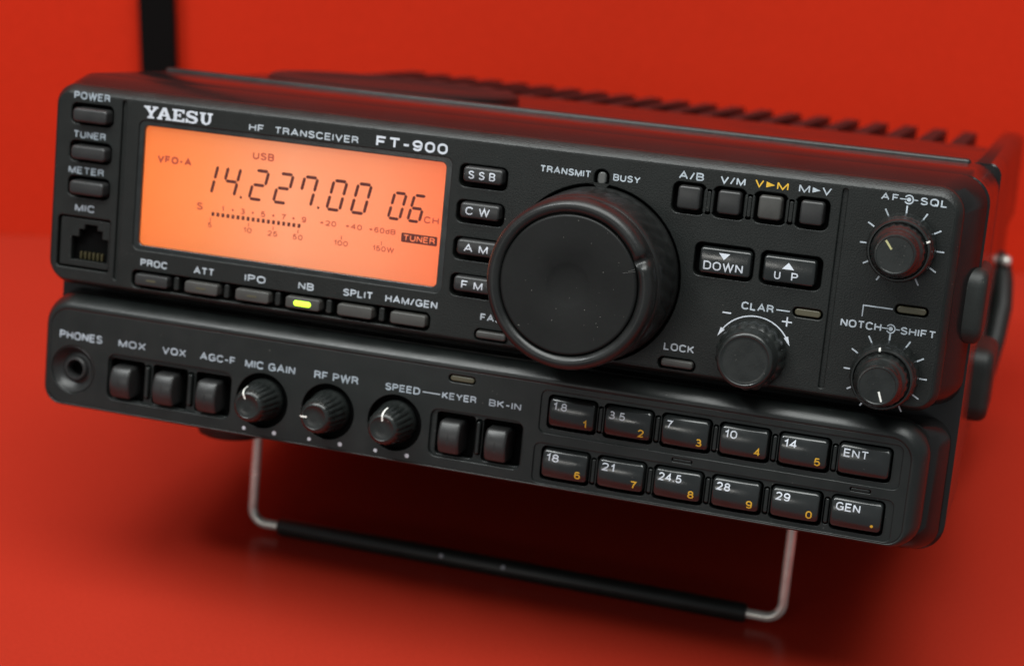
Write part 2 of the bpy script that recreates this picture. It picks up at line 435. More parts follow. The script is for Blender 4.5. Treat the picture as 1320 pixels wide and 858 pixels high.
# heat sink: wedge-shaped fins rising towards the back
bm = bmesh.new()
x = 15.0
while x < 226:
    P = [(167, 81), (237, 80), (237, 88.7), (175, 88.2), (167.5, 87.2)]
    a = [bm.verts.new((x * S, y * S, z * S)) for y, z in P]
    b = [bm.verts.new(((x + 4.6) * S, y * S, z * S)) for y, z in P]
    bm.faces.new(a); bm.faces.new(list(reversed(b)))
    for i in range(len(P)): bm.faces.new((a[i], b[i], b[(i + 1) % len(P)], a[(i + 1) % len(P)]))
    x += 10.35
bmesh.ops.recalc_face_normals(bm, faces=bm.faces)
me = bpy.data.meshes.new('heat_sink'); bm.to_mesh(me); bm.free()
link('heat_sink', me, M['fin'], radio, None, 30)

# round speaker grille on the top cover
def disc_top(name, xc, yc, prof, m, parent, n=64):
    bm = bmesh.new(); R = []
    for r_, z in prof:
        R.append([bm.verts.new(((xc + r_ * math.cos(2 * PI * i / n)) * S, (yc + r_ * math.sin(2 * PI * i / n)) * S, z * S)) for i in range(n)])
    for a, b in zip(R, R[1:]):
        for i in range(n): bm.faces.new((a[i], a[(i + 1) % n], b[(i + 1) % n], b[i]))
    bm.faces.new(R[-1]); bmesh.ops.recalc_face_normals(bm, faces=bm.faces)
    me = bpy.data.meshes.new(name); bm.to_mesh(me); bm.free()
    return link(name, me, m, parent, None, 50)
disc_top('speaker_grille', 58, 102, [(39, 87), (38.5, 90.4), (37, 91.2), (33, 91.4), (29, 90.6), (27, 90.0), (14, 90.6), (2, 90.8)], M['fin'], radio)

# ---- upper front panel
up_out = rr(1.95, 236.3, 35.4, 85.1, (4.6, 3.6, 4.1, 3.3), 8)
def par(x, z, h):      # centre of something that stands h proud of the panel
    return x + h * (260.6 - x) / 440, z + h * (122.7 - z) / 440
holes = []
side_btn = [('POWER', 80.1), ('TUNER', 70.2), ('METER', 60.8)]
for s, z in side_btn: holes.append(rr(6.0, 18.4, z - 2.9, z + 2.6, 1.6))
mic_hole = rr(3.6, 19.2, 38.6, 52.6, (1, .6, .6, 1.2)); holes.append(mic_hole)
grooves = [rr(20.9, 22.1, 37, 84.6, .55), rr(209.9, 211.1, 36.5, 84.4, .55)]
holes += grooves
frame = rr(26.1, 113.1, 46.0, 80.2, 1.8); holes.append(frame)
row_slot = rr(26.4, 110.8, 35.9, 40.6, 1.5); holes.append(row_slot)
mode = [('S S B', 76.5, 117.6, 124.6), ('C W', 67.5, 117.7, 124.0), ('A M', 58.2, 118.1, 124.4), ('F M', 48.9, 118.3, 123.9)]
for s, z, a, b in mode: holes.append(rr(115.3, 127.8, z - 2.85, z + 2.85, 1.6))
fast = rr(122.9, 131.6, 35.5, 38.6, 1.4); lock = rr(170.4, 179.7, 35.5, 38.5, 1.4)
holes += [fast, lock]
led_slot = rr(149.7, 153.5, 77.6, 82.0, 1.8); holes.append(led_slot)
top4 = [(173.6, 'A/B'), (183.4, 'V/M'), (193.3, 'V>M'), (203.3, 'M>V')]
for x, s in top4: holes.append(rr(x - 4.1, x + 4.1, 73.9, 81.4, 1.7))
for x in (178.4, 188.3, 198.3): holes.append(rr(x - .75, x + .75, 74.6, 80.2, .7))
for a, b in ((176.5, 191.0), (192.6, 207.4)): holes.append(rr(a, b, 59.5, 67.6, 1.6))
clar_lamp = rr(201.6, 208.8, 52.7, 55.1, 1.15); notch_lamp = rr(225.3, 233.1, 56.7, 59.1, 1.15)
holes += [clar_lamp, notch_lamp]
holes.append(circle(151.7, 56.3, 22.1, 72))
upper = plate('upper_panel', up_out, holes, 0, 2.4, .28, M['panel'], radio, 3)
# raised outer lip: rounded frame round the panel edge that catches the ceiling light
def lip(name, box, rad, prof, m, parent, k=(1, 1, 1, 1)):
    """rounded border of a panel; prof = (inset, y) pairs, k scales the inset at left, right, bottom, top"""
    x0, x1, z0, z1 = box; bm = bmesh.new(); R = []
    for d, y in prof:
        P = rr(x0 + d * k[0], x1 - d * k[1], z0 + d * k[2], z1 - d * k[3], tuple(max(q - d * .8, .6) for q in rad), 9)
        R.append([bm.verts.new((p[0] * S, y * S, p[1] * S)) for p in P])
    n = len(R[0])
    for a, b in zip(R, R[1:]):
        for i in range(n): bm.faces.new((a[i], a[(i + 1) % n], b[(i + 1) % n], b[i]))
    bmesh.ops.recalc_face_normals(bm, faces=bm.faces)
    me = bpy.data.meshes.new(name); bm.to_mesh(me); bm.free()
    return link(name, me, m, parent, None, 60)
lip('panel_edge', (.5, 238, 34.0, 87.5), (6.8, 5.8, 6.3, 5.5),
    [(.1, 4.6), (0, 4.4), (0, 2.5), (.08, 2.1), (.3, 1.7), (1.4, .62), (1.85, .24), (2.2, .05), (2.4, -.02), (2.6, .0), (2.7, .3)], M['panel'], upper, (.6, .7, .6, 1))
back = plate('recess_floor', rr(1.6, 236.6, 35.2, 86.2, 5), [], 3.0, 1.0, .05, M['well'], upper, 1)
# tuck the grooves: their floor lies just below the face
for g in grooves:
    plate('panel_groove', inset(g, -.1), [], .75, 1.2, .05, M['panel'], upper, 1)

# power, tuner and meter push buttons
for (s, z), (a, b) in zip(side_btn, [(6.5, 17.3), (6.9, 16.6), (6.0, 16.6)]):
    xc, zc = par(11.3, z - .5, 2.6)
    w = 5.0
    o, f = key('push_button', xc - w, xc + w, zc - 1.95, zc + 1.75, -2.6, 2.4, 1.0, .55, M['button'], radio, cz=.25)
for s, a, b, z0, z1 in [('POWER', 6.6, 17.2, 83.7, 85.7), ('TUNER', 6.9, 16.5, 73.5, 75.4), ('METER', 6.0, 16.5, 64.0, 65.9), ('MIC', 8.5, 14.4, 54.0, 55.95)]:
    label(s, a, b, z0, z1, 0, upper, 'white_dim')

# microphone jack: a square socket with a stepped dark opening
jack = plate('microphone_jack', rr(4.3, 19.0, 39.2, 52.0, .6), [[(7.6, 40.8), (18.6, 40.8), (18.6, 47.2), (16.8, 47.2), (16.8, 49.3), (15.2, 49.3), (15.2, 50.7), (11.4, 50.7), (11.4, 49.3), (9.8, 49.3), (9.8, 47.2), (7.6, 47.2)]],
             .5, 2.0, .12, M['panel'], radio, 2)
for k in range(6): box_rounded('jack_contact', 9.6 + k * 1.25, 10.1 + k * 1.25, 1.9, 2.8, 41.0, 43.0, .1, M['brass'], jack)

# manufacturer name in slab serif capitals
def slab_name(x0, x1, z0, z1):
    Y = [(0, 10), (0, 8.6), (1, 8.4), (4.4, 4.1), (4.4, 1.5), (3.0, 1.3), (3.0, 0), (8.2, 0), (8.2, 1.3), (6.9, 1.5), (6.9, 4.1), (10, 8.4), (11, 8.6), (11, 10), (6.6, 10), (6.6, 8.6), (7.6, 8.4), (5.9, 5.8), (4.1, 8.4), (5.1, 8.6), (5.1, 10)]
    A = [(0, 0), (0, 1.3), (.8, 1.5), (4.2, 10), (6.9, 10), (10.4, 1.5), (11.2, 1.3), (11.2, 0), (6.6, 0), (6.6, 1.3), (7.4, 1.5), (6.9, 2.9), (3.9, 2.9), (3.4, 1.5), (4.2, 1.3), (4.2, 0)]
    Ah = [(4.5, 4.4), (5.4, 7.2), (6.3, 4.4)]
    E_ = [(0, 0), (0, 1.3), (1.2, 1.5), (1.2, 8.5), (0, 8.7), (0, 10), (9.4, 10), (9.4, 7), (8.1, 7), (7.6, 8.5), (3.8, 8.5), (3.8, 5.9), (5.4, 5.9), (5.6, 6.8), (6.8, 6.8), (6.8, 3.6), (5.6, 3.6), (5.4, 4.5), (3.8, 4.5), (3.8, 1.5), (7.8, 1.5), (8.4, 3.2), (9.7, 3.2), (9.7, 0)]
    U = [(0, 10), (0, 8.6), (1.1, 8.4), (1.1, 3.4), (2.2, 1), (5, -.2), (7.8, 1), (8.9, 3.4), (8.9, 8.4), (10, 8.6), (10, 10), (5.9, 10), (5.9, 8.6), (7.0, 8.4), (7.0, 3.8), (6.4, 2.2), (5.3, 1.6), (4.2, 2.2), (3.7, 3.8), (3.7, 8.4), (4.8, 8.6), (4.8, 10)]
    Sg = [(0, 0), (0, 3.4), (1.3, 3.4), (2.2, 1.9), (4.6, 1.3), (6.4, 1.6), (6.8, 2.7), (6.0, 3.6), (2.4, 4.4), (.6, 5.4), (.1, 7.2), (1, 9.2), (3.6, 10.2), (6.2, 9.9), (7.2, 9.2), (7.4, 10), (8.8, 10), (8.8, 6.9), (7.6, 6.9), (6.6, 8.2), (4.6, 8.7), (3, 8.3), (2.7, 7.4), (3.4, 6.6), (7.2, 5.7), (9, 4.6), (9.5, 2.8), (8.6, .8), (6.2, -.2), (3.2, 0), (1.8, .7), (1.4, 0)]
    pieces = []; off = 0
    tot = 11 + 10.6 + 10.6 + 10.6 + 10 + .6
    for g, hole, adv in ((Y, None, 10.4), (A, Ah, 11.6), (E_, None, 10.6), (Sg, None, 10.6), (U, None, 10)):
        k = (x1 - x0) / 53.2; h = (z1 - z0) / 10
        T = lambda P: [(x0 + (off + a) * k, z0 + b * h) for a, b in P]
        area = sum(g[i - 1][0] * g[i][1] - g[i][0] * g[i - 1][1] for i in range(len(g)))
        pieces.append(outline_polys([T(g)] + ([T(hole)] if hole else [])))
        off += adv
    return pieces
prints('brand_lettering', slab_name(27.2, 47.0, 80.95, 84.1), 0, M['white_hi'], upper)
label('HF', 57.4, 61.6, 80.9, 82.75, 0, upper)
label('TRANSCEIVER', 64.6, 87.7, 80.9, 82.75, 0, upper)
label('FT-900', 92.5, 111.6, 80.9, 83.6, 0, upper, m='white_hi', weight=.21)

# display: black bezel, lit panel, liquid crystal figures, window
display = plate('display', inset(frame, -.4), [rr(27.5, 111.5, 47.3, 78.9, 1.3)], .35, 1.8, .22, M['key'], radio, 3)
lcd = plate('backlit_panel', rr(26.6, 112.4, 46.4, 79.8, .5), [], 1.5, .8, .02, M['lcd'], display, 1)
plate('display_window', rr(27.3, 111.7, 47.1, 79.1, 1.3), [], .62, .5, .08, M['glass'], display, 2)
LY = 1.5
SH = 1.7 / 8.1                                    # slant of the figures
def seg_poly(a, b, w):
    a = Vector(a); b = Vector(b); t = (b - a).normalized(); n = Vector((-t.y, t.x)) * w / 2
    g = .16
    a = a + t * g; b = b - t * g
    P = [a, a + t * w * .45 + n, b - t * w * .45 + n, b, b - t * w * .45 - n, a + t * w * .45 - n]
    return [tuple(p) for p in P], [(0, 1, 2, 3, 4, 5)]
SEGS = {'a': ((0, 1), (1, 1)), 'b': ((1, 1), (1, .5)), 'c': ((1, .5), (1, 0)), 'd': ((1, 0), (0, 0)), 'e': ((0, 0), (0, .5)), 'f': ((0, .5), (0, 1)), 'g': ((0, .5), (1, .5))}
DIG = {'0': 'abcdef', '1': 'bc', '2': 'abged', '4': 'fgbc', '6': 'acdefg', '7': 'abcf'}
def digit(ch, x, z, w, h, t):
    ps = []
    for s in DIG[ch]:
        (ax, ay), (bx, by) = SEGS[s]
        P = [(x + u * w + v * h * SH, z + v * h) for u, v in ((ax, ay), (bx, by))]
        ps.append(seg_poly(P[0], P[1], t))
    prints('display_digit', ps, LY, M['segment'], display)
for ch, x in (('1', 43.7), ('4', 50.2), ('2', 58.1), ('2', 65.0), ('7', 71.8), ('0', 79.9), ('0', 86.6)):
    digit(ch, x, 63.3, 3.55, 7.5, .82)
for x in (55.8, 77.6):
    prints('decimal_point', [outline_polys([circle(x, 63.3, .36, 12)])], LY, M['segment'], display)
for ch, x in (('0', 96.8), ('6', 102.1)):
    digit(ch, x, 63.1, 3.1, 6.6, .78)
label('CH', 106.5, 110.5, 63.0, 64.8, LY, display, 'faint', .2, .34, 'display_text')
label('USB', 58.4, 64.4, 73.6, 75.5, LY, display, 'faint', .2, .34, 'display_text')
label('VFO-A', 31.2, 41.2, 69.6, 71.6, LY, display, 'faint', .26, .34, 'display_text')
label('S', 43.4, 45.2, 58.6, 60.6, LY, display, 'faint', .2, .34, 'display_text')
bars = []
for i in range(18):
    x = 47.8 + i * 1.44
    bars.append(([(x, 57.45), (x + .8, 57.45), (x + .8, 58.5), (x, 58.5)], [(0, 1, 2, 3)]))
prints('signal_meter_bar', bars, LY, M['segment'], display)
sc = []
for s, x in zip('13579', (50.9, 56.6, 62.4, 68.2, 73.9)):
    sc.append(lettering(s, (x - (.3 if s == '1' else .65), x + (.3 if s == '1' else .65), 58.95, 60.45), .19))
for x in (53.75, 59.5, 65.3, 71.0):
    sc.append(outline_polys([circle(x, 59.7, .32, 10)]))
for s, a, b in (('+20', 78.3, 82.9), ('+40', 85.4, 90.0), ('+60dB', 91.9, 99.2)):
    sc.append(lettering(s, (a, b, 58.95, 60.35), .19))
for s, a, b in (('5', 46.9, 48.1), ('10', 57.1, 59.5), ('25', 64.0, 66.8), ('50', 71.1, 73.9), ('100', 82.6, 86.5), ('150W', 93.3, 99.2)):
    sc.append(lettering(s, (a, b, 54.3, 55.7), .18))
for x in (47.6, 58.5, 65.5, 72.5, 84.6, 95.6):
    sc.append(stroke([(x, 55.95), (x, 56.95)], .25))
prints('meter_scale', sc, LY, M['faint'], display)
# reversed-out tuner flag: dark box with lit letters
fl = prints('tuner_flag', [outline_polys([rr(100.8, 110.5, 57.5, 59.9, .35)])], LY, M['segment'], display)
prints('tuner_flag_text', [lettering('TUNER', (101.4, 109.9, 57.95, 59.5), .17)], LY - .04, M['lcd'], fl)

# six grey buttons below the display
row = [('PROC', 28.8, 36.7, 32.1), ('ATT', 44.4, 50.3, 46.7), ('IPO', 59.1, 65.0, 61.4), ('NB', 74.3, 78.6, 75.7), ('SPLIT', 86.8, 95.0, 90.2), ('HAM/GEN', 98.4, 112.5, 104.8)]
for i, (s, a, b, x) in enumerate(row):
    xc, zc = par(x, 38.1, 1.3)
    o, f = key('push_button', xc - 4.75, xc + 4.75, zc - 1.5, zc + 1.5, -1.3, 2.4, .7, .3, M['button'] if i == 0 else M['grey'], radio, cz=.1)
    if i < 3:
        prints('indicator_lens', [outline_polys([rr(xc - 1.4, xc + 1.4, zc - .28, zc + .28, .25)])], f, M['lamp_off'], o)
    if i == 3:
        key('indicator_lamp', xc - 2.3, xc + 2.3, zc - .62, zc + .55, -1.62, -1.2, .55, .2, M['lamp_on'], o, label='lit green indicator lamp')
    label(s, a, b, 41.85, 43.75, 0, upper)
for x in (39.4, 54.0, 68.6, 83.0, 97.6):
    key('button_divider', x - .75, x + .75, 36.6, 40.1, .25, 2.4, .5, .25, M['panel'], upper)

# mode buttons
for s, z, a, b in mode:
    xc, zc = par(121.3, z + .3, 1.9)
    o, f = key('mode_button', xc - 5.1, xc + 5.1, zc - 1.95, zc + 1.95, -1.9, 2.4, .9, .5, M['button'], radio, cz=.3)
    k = xc - 121.3
    label(s, a + k, b + k, zc - 1.05, zc + .95, f, o, 'white_hi', .16, name='button_label')
for nm, (x, hole), h in (('FAST', (127.2, fast), 1.1), ('LOCK', (175.1, lock), 1.1)):
    xc, zc = par(x, 37.1, h)
    key('push_button', xc - 3.9, xc + 3.9, zc - .95, zc + .85, -h, 2.4, .6, .35, M['grey'], radio, cz=.12)
label('FAST', 124.1, 131.5, 40.7, 42.5, 0, upper)
label('LOCK', 171.5, 179.1, 40.2, 42.1, 0, upper)
label('TRANSMIT', 135.9, 148.9, 79.6, 81.3, 0, upper)
label('BUSY', 154.5, 161.3, 79.65, 81.3, 0, upper)
key('status_lamp', 150.5, 152.7, 78.2, 81.4, .3, 2.4, 1.0, .4, M['lamp_grey'], radio)

# four square buttons
for i, (x, s) in enumerate(top4):
    xc, zc = par(x - .1, 77.7, 1.4)
    key('memory_button', xc - 2.75, xc + 2.75, zc - 2.8, zc + 2.8, -1.5, 2.4, .8, .5, M['grey'] if i == 2 else M['button'], radio, cz=.25, cx=.1)
for x in (178.4, 188.3, 198.3):
    key('button_divider', x - .5, x + .5, 74.9, 79.9, .15, 2.4, .45, .2, M['panel'], upper)
label('A/B', 170.6, 176.7, 82.1, 84.0, 0, upper)
label('V/M', 180.7, 186.8, 82.15, 84.0, 0, upper)
def tri(x0, x1, z0, z1): return [(x0, z0), (x1, (z0 + z1) / 2), (x0, z1)], [(0, 1, 2)]
prints('printed_label', [lettering('V', (189.1, 191.2, 82.3, 84.15), .17), tri(191.8, 193.9, 82.5, 83.9), lettering('M', (194.4, 197.1, 82.3, 84.15), .17)], 0, M['yellow'], upper, 'yellow printed label')
prints('printed_label', [lettering('M', (199.6, 202.2, 82.35, 84.2), .17), tri(202.8, 204.7, 82.6, 83.9), lettering('V', (205.1, 207.3, 82.35, 84.2), .17)], 0, M['white'], upper)

# DOWN and UP keys
for a, b, s in ((177.6, 190.5, 'DOWN'), (193.1, 206.1, 'U P')):
    xc, zc = par((a + b) / 2, 63.4, 1.5)
    o, f = key('tuning_key', xc - 6.2, xc + 6.2, zc - 3.1, zc + 3.1, -1.6, 2.4, .8, .5, M['key'], radio, cz=.35, cx=.15)
    if s == 'DOWN':
        pc = [lettering('DOWN', (xc - 5.1, xc + 4.5, zc - 2.2, zc - .1), .16), ([(xc - 1.6, zc + 2.1), (xc + 1.1, zc + 2.1), (xc - .25, zc + .55)], [(0, 1, 2)])]
    else:
        pc = [lettering('U', (xc - 3.4, xc - 1.9, zc - 2.3, zc - .3), .16), lettering('P', (xc + .7, xc + 2.3, zc - 2.3, zc - .3), .16), ([(xc - 1.7, zc + .35), (xc + 1.2, zc + .35), (xc - .25, zc + 1.95)], [(0, 1, 2)])]
    prints('button_label', pc, f, M['white_hi'], o)

# clarifier
label('CLAR', 189.3, 197.1, 52.8, 54.7, 0, upper)
prints('printed_line', [stroke([(197.7, 53.8), (201.0, 53.8)], .28)], 0, M['white'], upper)
arc = [(193.1 + 9.3 * math.cos(a), 42.2 + 9.3 * math.sin(a)) for a in [math.radians(29 + i * 122 / 24) for i in range(25)]]
def head(p, a, s=1):
    p = Vector(p); t = Vector((math.cos(a), math.sin(a))); n = Vector((-t.y, t.x))
    return [tuple(p + t * 1.4), tuple(p - t * .9 + n * .55), tuple(p - t * .9 - n * .55)], [(0, 1, 2)]
prints('printed_arrow', [stroke(arc, .3), head(arc[0], math.radians(-61)), head(arc[-1], math.radians(241))], 0, M['white_hi'], upper)
prints('printed_label', [stroke([(184.9, 51.4), (187.0, 51.4)], .35)], 0, M['white_hi'], upper)
prints('printed_label', [([(199.4, 51.4), (199.4, 51.05), (201.8, 51.05), (201.8, 51.4)], [(0, 1, 2, 3)]),
                         ([(200.42, 52.4), (200.42, 51.42), (200.78, 51.42), (200.78, 52.4)], [(0, 1, 2, 3)]),
                         ([(200.42, 51.03), (200.42, 50.1), (200.78, 50.1), (200.78, 51.03)], [(0, 1, 2, 3)])], 0, M['white_hi'], upper)
key('indicator_lamp', 202.1, 208.3, 53.1, 54.75, .2, 2.4, .75, .3, M['lamp_off'], radio)
key('indicator_lamp', 225.8, 232.6, 57.1, 58.7, .2, 2.4, .75, .3, M['lamp_off'], radio)

# AF / SQL and NOTCH / SHIFT
label('AF', 218.8, 222.9, 83.0, 84.6, 0, upper, gap=.42)
label('SQL', 227.9, 234.1, 82.8, 84.6, 0, upper, gap=.36)
label('NOTCH', 213.2, 222.8, 52.1, 54.0, 0, upper)
label('SHIFT', 227.3, 235.5, 52.1, 53.9, 0, upper)
def ring_symbol(xc, zc):
    a = [(xc + .98 * math.cos(t), zc + .98 * math.sin(t)) for t in [math.radians(-150 + i * 300 / 24) for i in range(25)]]
    return prints('concentric_knob_symbol', [stroke(a, .32), outline_polys([circle(xc, zc, .5, 16)]), stroke([(xc - 2.1, zc), (xc - .55, zc)], .26), stroke([(xc + 1.2, zc), (xc + 2.1, zc)], .26)], 0, M['white'], upper)
ring_symbol(225.25, 83.7); ring_symbol(225.0, 53.05)
prints('printed_line', [([(217.86, 55.1), (218.14, 55.1), (218.14, 57.6), (217.86, 57.9)], [(0, 1, 2, 3)]), ([(217.86, 57.9), (218.14, 57.6), (224.9, 57.6), (224.9, 57.9)], [(0, 1, 2, 3)])], 0, M['white'], upper)
for zc in (72.5, 42.25):
    tk = []
    for d in range(-150, 151, 30):
        a = math.radians(90 - d); tk.append(stroke([(225.05 + 7.95 * math.cos(a), zc + 7.95 * math.sin(a)), (225.05 + 9.75 * math.cos(a), zc + 9.75 * math.sin(a))], .36))
    prints('dial_tick_marks', tk, 0, M['white'], upper)

def flute(cnt, amp, r0, r1, twist=0.0):
    def f(r, y, a):
        if r0 < r < r1 and y > -99:
            r = r + amp * (abs(math.sin(cnt * a / 2 + twist * y)) - .5)
        return r, y
    return f
def double_knob(xc, zc, ang, pm, tick):
    o = lathe('rotary_knob', xc, zc, [(8.2, .6), (7.9, -.4), (7.8, -1), (7.75, -4.5), (7.6, -5.2), (7.45, -5.6)], M['knob'], radio, 144,
              mod=flute(26, .26, 7.7, 7.82), cap=False)
    lathe('knob_collar', xc, zc, [(7.45, -5.5), (7.35, -7.6), (7.2, -8.2), (6.95, -8.5), (6.65, -8.5), (6.45, -8.2), (6.35, -7.4)], M['knob'], o, 96, cap=True)
    i = lathe('inner_knob', xc, zc, [(6.1, -7.5), (6.1, -8.4), (6.05, -10.8), (5.9, -11.6), (5.5, -12.2), (5.15, -12.6), (5.0, -15.2), (4.85, -16.2), (4.5, -16.7), (4.2, -16.75), (4.05, -16.6), (1, -16.6)], M['knob'], o, 120,
              mod=flute(22, .26, 6.02, 6.12))
    a = math.radians(ang); c, s = math.cos(a), math.sin(a)
    prints('pointer_line', [stroke([(xc + 1.4 * c, zc + 1.4 * s), (xc + 3.8 * c, zc + 3.8 * s)], .42)], -16.6, pm, i)
    a = math.radians(tick); c, s = math.cos(a), math.sin(a)
    box = [(6.6, -8.55), (6.95, -8.56), (7.22, -8.25), (7.4, -7.55)]
    bm = bmesh.new(); vs = []
    for r_, y in box:
        for k in (-.22, .22): vs.append(bm.verts.new(((xc + r_ * c - k * s) * S, (y - .03) * S, (zc + r_ * s + k * c) * S)))
    for k in (0, 2, 4): bm.faces.new((vs[k], vs[k + 1], vs[k + 3], vs[k + 2]))
    me = bpy.data.meshes.new('pointer_line'); bm.to_mesh(me); bm.free()
    link('pointer_line', me, M['pointer'], o, None, 0)
double_knob(225.05, 72.5, 128, M['pointer_y'], 24)
double_knob(225.05, 42.25, -70, M['pointer'], 100)
o = lathe('rotary_knob', 193.1, 42.2, [(8.5, .6), (8.1, -.6), (8.05, -3.6), (7.8, -4.6), (7.3, -5.1), (7.1, -5.4), (6.95, -8.4), (6.75, -9.4), (6.3, -9.9), (5.9, -9.95), (5.7, -9.8), (5, -9.8), (1, -9.8)], M['knob'], radio, 144,
          mod=flute(18, .45, 7.75, 8.2))

# main tuning dial
DX, DZ = 151.8, 56.3
notch_a = math.radians(25)
def dial_mod(r, y, a):
    if 20.75 < r < 21.05 and -15.5 < y < -2.5:
        r += .42 * (abs(math.sin(18 * a + y * .30)) - .6) * min(1, (y + 15.5) / 3) 
    d = (a - notch_a + PI) % (2 * PI) - PI
    if y < -17.5 and 16.8 < r < 20.6:
        k = math.exp(-(d / .07) ** 2)
        y += 1.5 * k * (0.4 + .6 * (r > 17.4)); r -= .25 * k
        k2 = math.exp(-((d - .07) / .02) ** 2); y -= .25 * k2
    return r, y
dial = lathe('tuning_dial', DX, DZ, [(21.4, 1.2), (21.4, -1.4), (21.1, -2.2), (21.0, -3), (20.97, -5), (20.94, -7), (20.9, -9), (20.86, -11), (20.82, -13), (20.78, -15.2), (20.55, -16.2), (20.0, -16.8), (20.0, -17.4), (20.4, -17.9), (20.55, -18.8), (20.55, -20.2), (20.35, -21.6),
                                    (19.9, -22.7), (19.2, -23.4), (18.5, -23.6), (17.8, -23.4), (17.2, -22.9), (16.8, -22.3), (16.75, -21.6)], M['rubber'], radio, 240, mod=dial_mod, cap=True)
lathe('dial_face', DX, DZ, [(16.7, -21.5), (16.65, -22.6), (16.5, -22.95), (16.2, -23.1), (15.9, -23.1), (12, -23.05), (5.6, -23.0), (5.0, -22.9), (3.5, -22.75), (1, -22.7)], M['disc'], dial, 120)
sc = []
for dx, dz, L_, an in ((14.4, 5.0, 3.0, 14), (14.9, 5.5, 1.6, 24)):
    a = math.radians(an); p = Vector((DX + dx, DZ + dz)); q = p + L_ * Vector((math.cos(a), math.sin(a))) * .5
    p2 = p - L_ * Vector((math.cos(a), math.sin(a))) * .5
    sc.append(stroke([p2, q], .06))
prints('scratch', sc, -23.25, M['scratch'], dial)

# ---- lower front panel
low_out = rr(.3, 237.8, 0, 31.2, (6.5, 7, 8.5, 8.5), 9)
EB = 2.6
low_in = inset(low_out, EB)
lh = []
lh.append(circle(10.4, 10.9, 6.5, 48))
sw3 = rr(20.9, 57.3, 4.4, 16.9, 2.2); lh.append(sw3)
sw2 = rr(113.3, 138.1, 4.0, 16.4, 2.2); lh.append(sw2)
kx = (66.3, 85.0, 103.6)
for x in kx: lh.append(circle(x, 10.9, 7.3, 56))
slot = rr(117.2, 124.4, 23.9, 25.9, .95); lh.append(slot)
pad1 = rr(142.0, 231.7, 14.7, 25.6, 1.6); pad2 = rr(141.4, 231.2, 1.7, 12.0, 1.6)
lh += [pad1, pad2, rr(176.6, 181.7, 12.85, 13.75, .4), rr(220.4, 225.4, 12.85, 13.75, .4)]
lower = plate('lower_panel', rr(3.15, 233.85, 1.3, 27.25, (4, 4, 5.3, 5.3), 8), lh, 0, 2.6, .22, M['lower'], radio, 3)
# rounded outer body of the lower panel, a soft lip along its top
lip('panel_edge', (.3, 237.8, 0, 31.2), (6.5, 7, 8.5, 8.5),
    [(.1, 6.8), (0, 6.6), (0, 4.2), (.15, 3.4), (.5, 2.5), (1.1, 1.5), (1.9, .62), (2.6, .12), (3.2, -.12), (3.7, -.12), (4.05, .02), (4.2, .4)], M['lower'], lower, (.72, 1, .33, 1))
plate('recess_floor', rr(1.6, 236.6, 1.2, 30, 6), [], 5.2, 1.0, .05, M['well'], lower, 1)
R1 = [(150.0, '1.8', '1'), (164.45, '3.5', '2'), (179.05, '7', '3'), (193.6, '10', '4'), (208.2, '14', '5'), (222.8, 'ENT', '')]
R2 = [(149.5, '18', '6'), (164.0, '21', '7'), (178.55, '24.5', '8'), (193.15, '28', '9'), (207.8, '29', '0'), (222.6, 'GEN', '.')]
for pad, rowk, zc0 in ((pad1, R1, 20.2), (pad2, R2, 6.95)):
    hl = []; dv = []
    for i, (x, s, n) in enumerate(rowk):
        hl.append(rr(x - 6.2, x + 6.7, zc0 - 4.3, zc0 + 4.5, 1.3))
    for i in range(5):
        xd = (rowk[i][0] + rowk[i + 1][0]) / 2 + .3
        dv.append(xd); hl.append(rr(xd - .78, xd + .78, zc0 - 3.5, zc0 + 3.4, .75))
    # keep openings apart
    plate('keypad_tray', inset(pad, -.35), hl, .45, 1.8, .1, M['lower'], lower, 2)
    for xd in dv: key('key_divider', xd - .52, xd + .52, zc0 - 3.1, zc0 + 3.0, .2, 2.4, .5, .3, M['lower'], lower)
    for x, s, n in rowk:
        w = 5.85 if s not in ('ENT', 'GEN') else 6.1
        xc, zc = par(x, zc0, 1.5)
        o, f = key('keypad_key', xc - w, xc + w, zc - 3.65, zc + 3.6, -1.7, 2.4, 1.0, .55, M['key'], radio, cz=.85, cx=.38)
        ww = {'1.8': 3.6, '3.5': 4.1, '7': 1.5, '10': 3.1, '14': 3.2, 'ENT': 5.9, '18': 3.3, '21': 3.2, '24.5': 5.8, '28': 3.4, '29': 3.5, 'GEN': 5.8}[s]
        x0 = xc - w + (1.1 if s not in ('ENT', 'GEN') else 1.2)
        label(s, x0, x0 + ww, zc + .75, zc + 2.65, f, o, 'white_hi', .16, name='key_label')
        if n == '.': prints('key_label', [outline_polys([circle(xc + w - 2.1, zc - 2.0, .38, 14)])], f, M['yellow'], o, 'yellow dot')
        elif n:
            k = .75 if n != '1' else .45
            label(n, xc + w - 2.2 - k, xc + w - 2.2 + k, zc - 2.75, zc - .75, f, o, 'yellow', .16, name='key_label')
for z, x0, x1 in ((13.3, 176.6, 181.7), (13.3, 220.4, 225.4)):
    key('tactile_ridge', x0 + .25, x1 - .25, z - .3, z + .3, .15, 2.4, .25, .12, M['lower'], lower)

